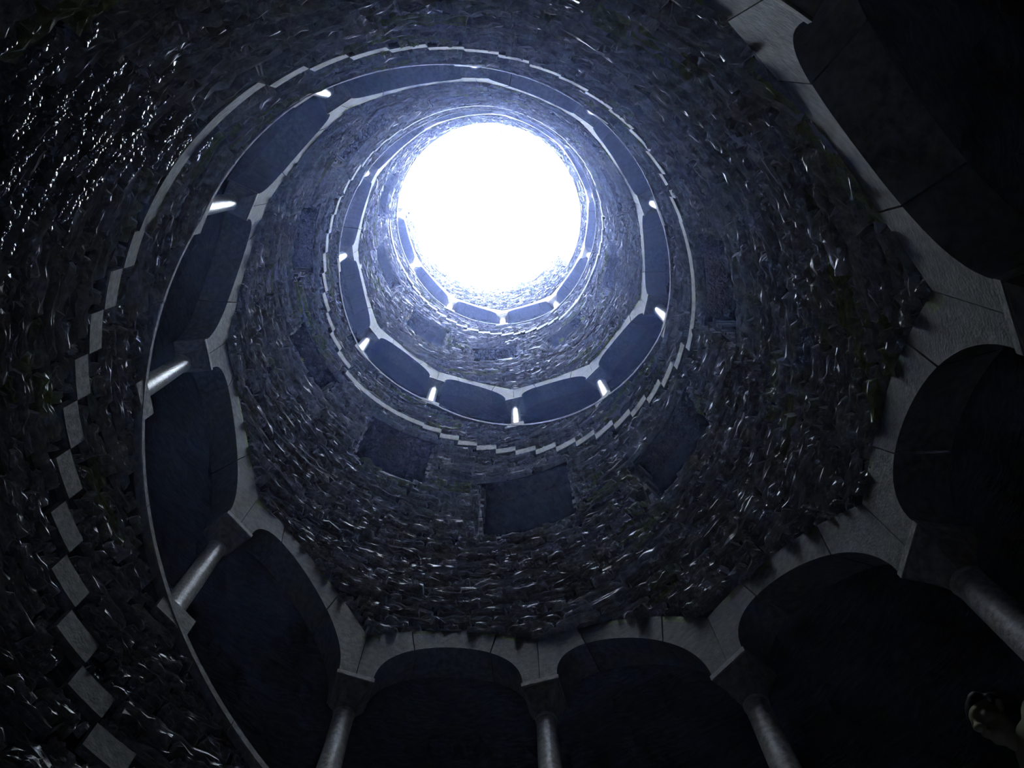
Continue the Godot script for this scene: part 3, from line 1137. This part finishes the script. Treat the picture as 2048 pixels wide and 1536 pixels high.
func person() -> void:
	var o := thing("person", "person with dark hair and olive jacket leaning over the parapet at bottom right", "person")
	var tp := 14.5                                        # on the stairs, leaning out between two columns
	o.position = pos(tp, 1.2, step_top(tp) * R)
	o.rotation.y = deg_to_rad(tp) + PI * 0.5              # faces the shaft
	var hip := Vector3(0, 0.98, 0)
	var lean := Basis(Vector3.UP, -0.4) * Basis(Vector3.RIGHT, -0.58)
	var bend := func(v: Vector3) -> Vector3: return hip + lean * (v - hip) if v.y > 0.98 else v
	var bent := func(list: Array) -> Array:
		var res := []
		for c in list:
			res.append([bend.call(c[0]), bend.call(c[1]), c[2], c[3]])
		return res
	var skin := cloth(Color(0.36, 0.33, 0.26), 0.8)
	var s := Shape.new()
	var legs := []
	var torso := [[Vector3(-0.06, 0.95, 0.0), Vector3(0.06, 0.95, 0.0), 0.125, 0.125], [Vector3(0, 0.98, 0.0), Vector3(0, 1.14, -0.01), 0.125, 0.125], [Vector3(-0.05, 1.18, 0.0), Vector3(-0.08, 1.34, 0.01), 0.115, 0.1], [Vector3(0.05, 1.18, 0.0), Vector3(0.08, 1.34, 0.01), 0.115, 0.1], [Vector3(-0.17, 1.41, 0.015), Vector3(0.17, 1.41, 0.015), 0.062, 0.062]]
	var arms := []
	for d in [-1.0, 1.0]:
		legs.append([Vector3(d * 0.09, 0.9, 0.0), Vector3(d * 0.1, 0.49, -0.015), 0.088, 0.058])
		legs.append([Vector3(d * 0.1, 0.49, -0.015), Vector3(d * 0.1, 0.34, 0.015), 0.056, 0.056])
		legs.append([Vector3(d * 0.1, 0.34, 0.015), Vector3(d * 0.1, 0.09, 0.01), 0.054, 0.038])
		arms.append([Vector3(d * 0.185, 1.405, 0.015), Vector3(d * 0.26, 1.2, -0.12), 0.054, 0.044])
		arms.append([Vector3(d * 0.26, 1.2, -0.12), Vector3(d * 0.12, 1.13, -0.25), 0.042, 0.029])
	var feet := []
	for d in [-1.0, 1.0]:
		feet.append([Vector3(d * 0.1, 0.045, 0.03), Vector3(d * 0.115, 0.035, -0.13), 0.042, 0.034])
	var neck := [[Vector3(0, 1.42, 0.02), Vector3(0, 1.52, 0.0), 0.062, 0.055]]
	torso = bent.call(torso)
	arms = bent.call(arms)
	neck = bent.call(neck)
	nets(s, legs + torso + arms + neck + feet, 0.016, 0.04, Color.WHITE)
	# the head tips back a little; its parts are given upright and turned about the top of the neck
	var tip := Basis(Vector3.RIGHT, 0.5)
	var pivot := Vector3(0, 1.51, 0.01)
	var up := func(v: Vector3) -> Vector3: return bend.call(pivot + tip * (v - pivot))
	var skull := [[Vector3(0, 1.655, 0.03), Vector3(0, 1.66, -0.02), 0.083, 0.08], [Vector3(0, 1.6, -0.02), Vector3(0, 1.545, -0.055), 0.066, 0.036], [Vector3(-0.035, 1.575, -0.02), Vector3(-0.018, 1.54, -0.055), 0.036, 0.026], [Vector3(0.035, 1.575, -0.02), Vector3(0.018, 1.54, -0.055), 0.036, 0.026], [Vector3(0, 1.635, -0.092), Vector3(0, 1.603, -0.112), 0.011, 0.016], [Vector3(-0.012, 1.6, -0.1), Vector3(0.012, 1.6, -0.1), 0.011, 0.011], [Vector3(-0.04, 1.655, -0.08), Vector3(0.04, 1.655, -0.08), 0.015, 0.015], [Vector3(-0.02, 1.571, -0.092), Vector3(0.02, 1.571, -0.092), 0.007, 0.007], [Vector3(-0.017, 1.561, -0.089), Vector3(0.017, 1.561, -0.089), 0.008, 0.008], [Vector3(-0.045, 1.612, -0.06), Vector3(-0.05, 1.6, -0.04), 0.024, 0.022], [Vector3(0.045, 1.612, -0.06), Vector3(0.05, 1.6, -0.04), 0.024, 0.022]]
	for d in [-1.0, 1.0]:
		skull.append([Vector3(d * 0.082, 1.64, 0.012), Vector3(d * 0.08, 1.6, 0.004), 0.014, 0.009])
	var turned := []
	for c in skull:
		turned.append([up.call(c[0]), up.call(c[1]), c[2], c[3]])
	turned.append([bend.call(Vector3(0, 1.46, 0.015)), bend.call(Vector3(0, 1.54, 0.005)), 0.056, 0.055])
	nets(s, turned, 0.006, 0.014, Color.WHITE)
	for d in [-1.0, 1.0]:                                  # hands laid on the coping: palm, four fingers, thumb
		var w: Vector3 = bend.call(Vector3(d * 0.12, 1.13, -0.25))
		var fw := Vector3(-d * 0.75, -0.12, -0.65).normalized()   # the way the fingers point
		var sd := fw.cross(Vector3.UP).normalized()
		var up2 := sd.cross(fw)
		var hand := [[w, w + fw * 0.045, 0.025, 0.026]]
		for i in 4:
			var z := -0.03 + 0.02 * i
			var l: float = [0.04, 0.047, 0.044, 0.034][i]
			var k0 := w + fw * 0.09 + sd * z
			var k1 := k0 + fw * l - up2 * 0.008
			hand.append([w + fw * 0.03 + sd * z * 0.7, k0, 0.014, 0.0105])
			hand.append([k0, k1, 0.0095, 0.0085])
			hand.append([k1, k1 + fw * 0.02 - up2 * 0.02, 0.0085, 0.0075])
		hand.append([w + fw * 0.02 + sd * d * -0.025, w + fw * 0.06 + sd * d * -0.058, 0.014, 0.011])
		hand.append([w + fw * 0.06 + sd * d * -0.058, w + fw * 0.088 + sd * d * -0.06 - up2 * 0.008, 0.0105, 0.009])
		nets(s, hand, 0.0045, 0.008, Color.WHITE)
	part(s, "body", skin, o)
	var fat := func(list: Array, by: float) -> Array:
		var out := []
		for c in list:
			out.append([c[0], c[1], c[2] + by, c[3] + by])
		return out
	s = Shape.new()
	nets(s, fat.call(torso + arms, 0.02) + [[bend.call(Vector3(-0.03, 1.45, 0.02)), bend.call(Vector3(0.03, 1.45, 0.02)), 0.07, 0.07], [Vector3(-0.07, 0.88, 0), Vector3(0.07, 0.88, 0), 0.13, 0.13]], 0.017, 0.045, Color.WHITE)
	part(s, "jacket", cloth(Color(0.33, 0.33, 0.25)), o)
	s = Shape.new()
	nets(s, fat.call(legs, 0.016) + [[Vector3(-0.05, 0.93, 0), Vector3(0.05, 0.93, 0), 0.125, 0.125]], 0.017, 0.03, Color.WHITE)
	part(s, "trousers", cloth(Color(0.11, 0.12, 0.16)), o)
	s = Shape.new()
	nets(s, fat.call(feet, 0.008), 0.011, 0.02, Color.WHITE)
	part(s, "shoe", cloth(Color(0.08, 0.07, 0.07), 0.6), o)
	s = Shape.new()
	var hair := []
	for c in [[Vector3(0, 1.672, 0.042), Vector3(0, 1.69, -0.02), 0.086, 0.075], [Vector3(-0.03, 1.62, 0.055), Vector3(0.03, 1.62, 0.055), 0.062, 0.062], [Vector3(-0.04, 1.56, 0.05), Vector3(0.04, 1.56, 0.05), 0.034, 0.034], [Vector3(-0.055, 1.71, -0.045), Vector3(0.055, 1.71, -0.045), 0.034, 0.034], [Vector3(-0.078, 1.68, 0.0), Vector3(-0.08, 1.645, -0.012), 0.02, 0.012], [Vector3(0.078, 1.68, 0.0), Vector3(0.08, 1.645, -0.012), 0.02, 0.012]]:
		hair.append([up.call(c[0]), up.call(c[1]), c[2], c[3]])
	nets(s, hair, 0.007, 0.02, Color.WHITE)
	part(s, "hair", cloth(Color(0.07, 0.06, 0.05), 0.7), o)
	for d in [-1.0, 1.0]:
		s = Shape.new()
		nets(s, [[up.call(Vector3(d * 0.031, 1.634, -0.076)), up.call(Vector3(d * 0.031, 1.634, -0.0765)), 0.0115, 0.0115]], 0.004, 0.001, Color.WHITE)
		part(s, "eye", cloth(Color(0.5, 0.48, 0.46), 0.3), o)
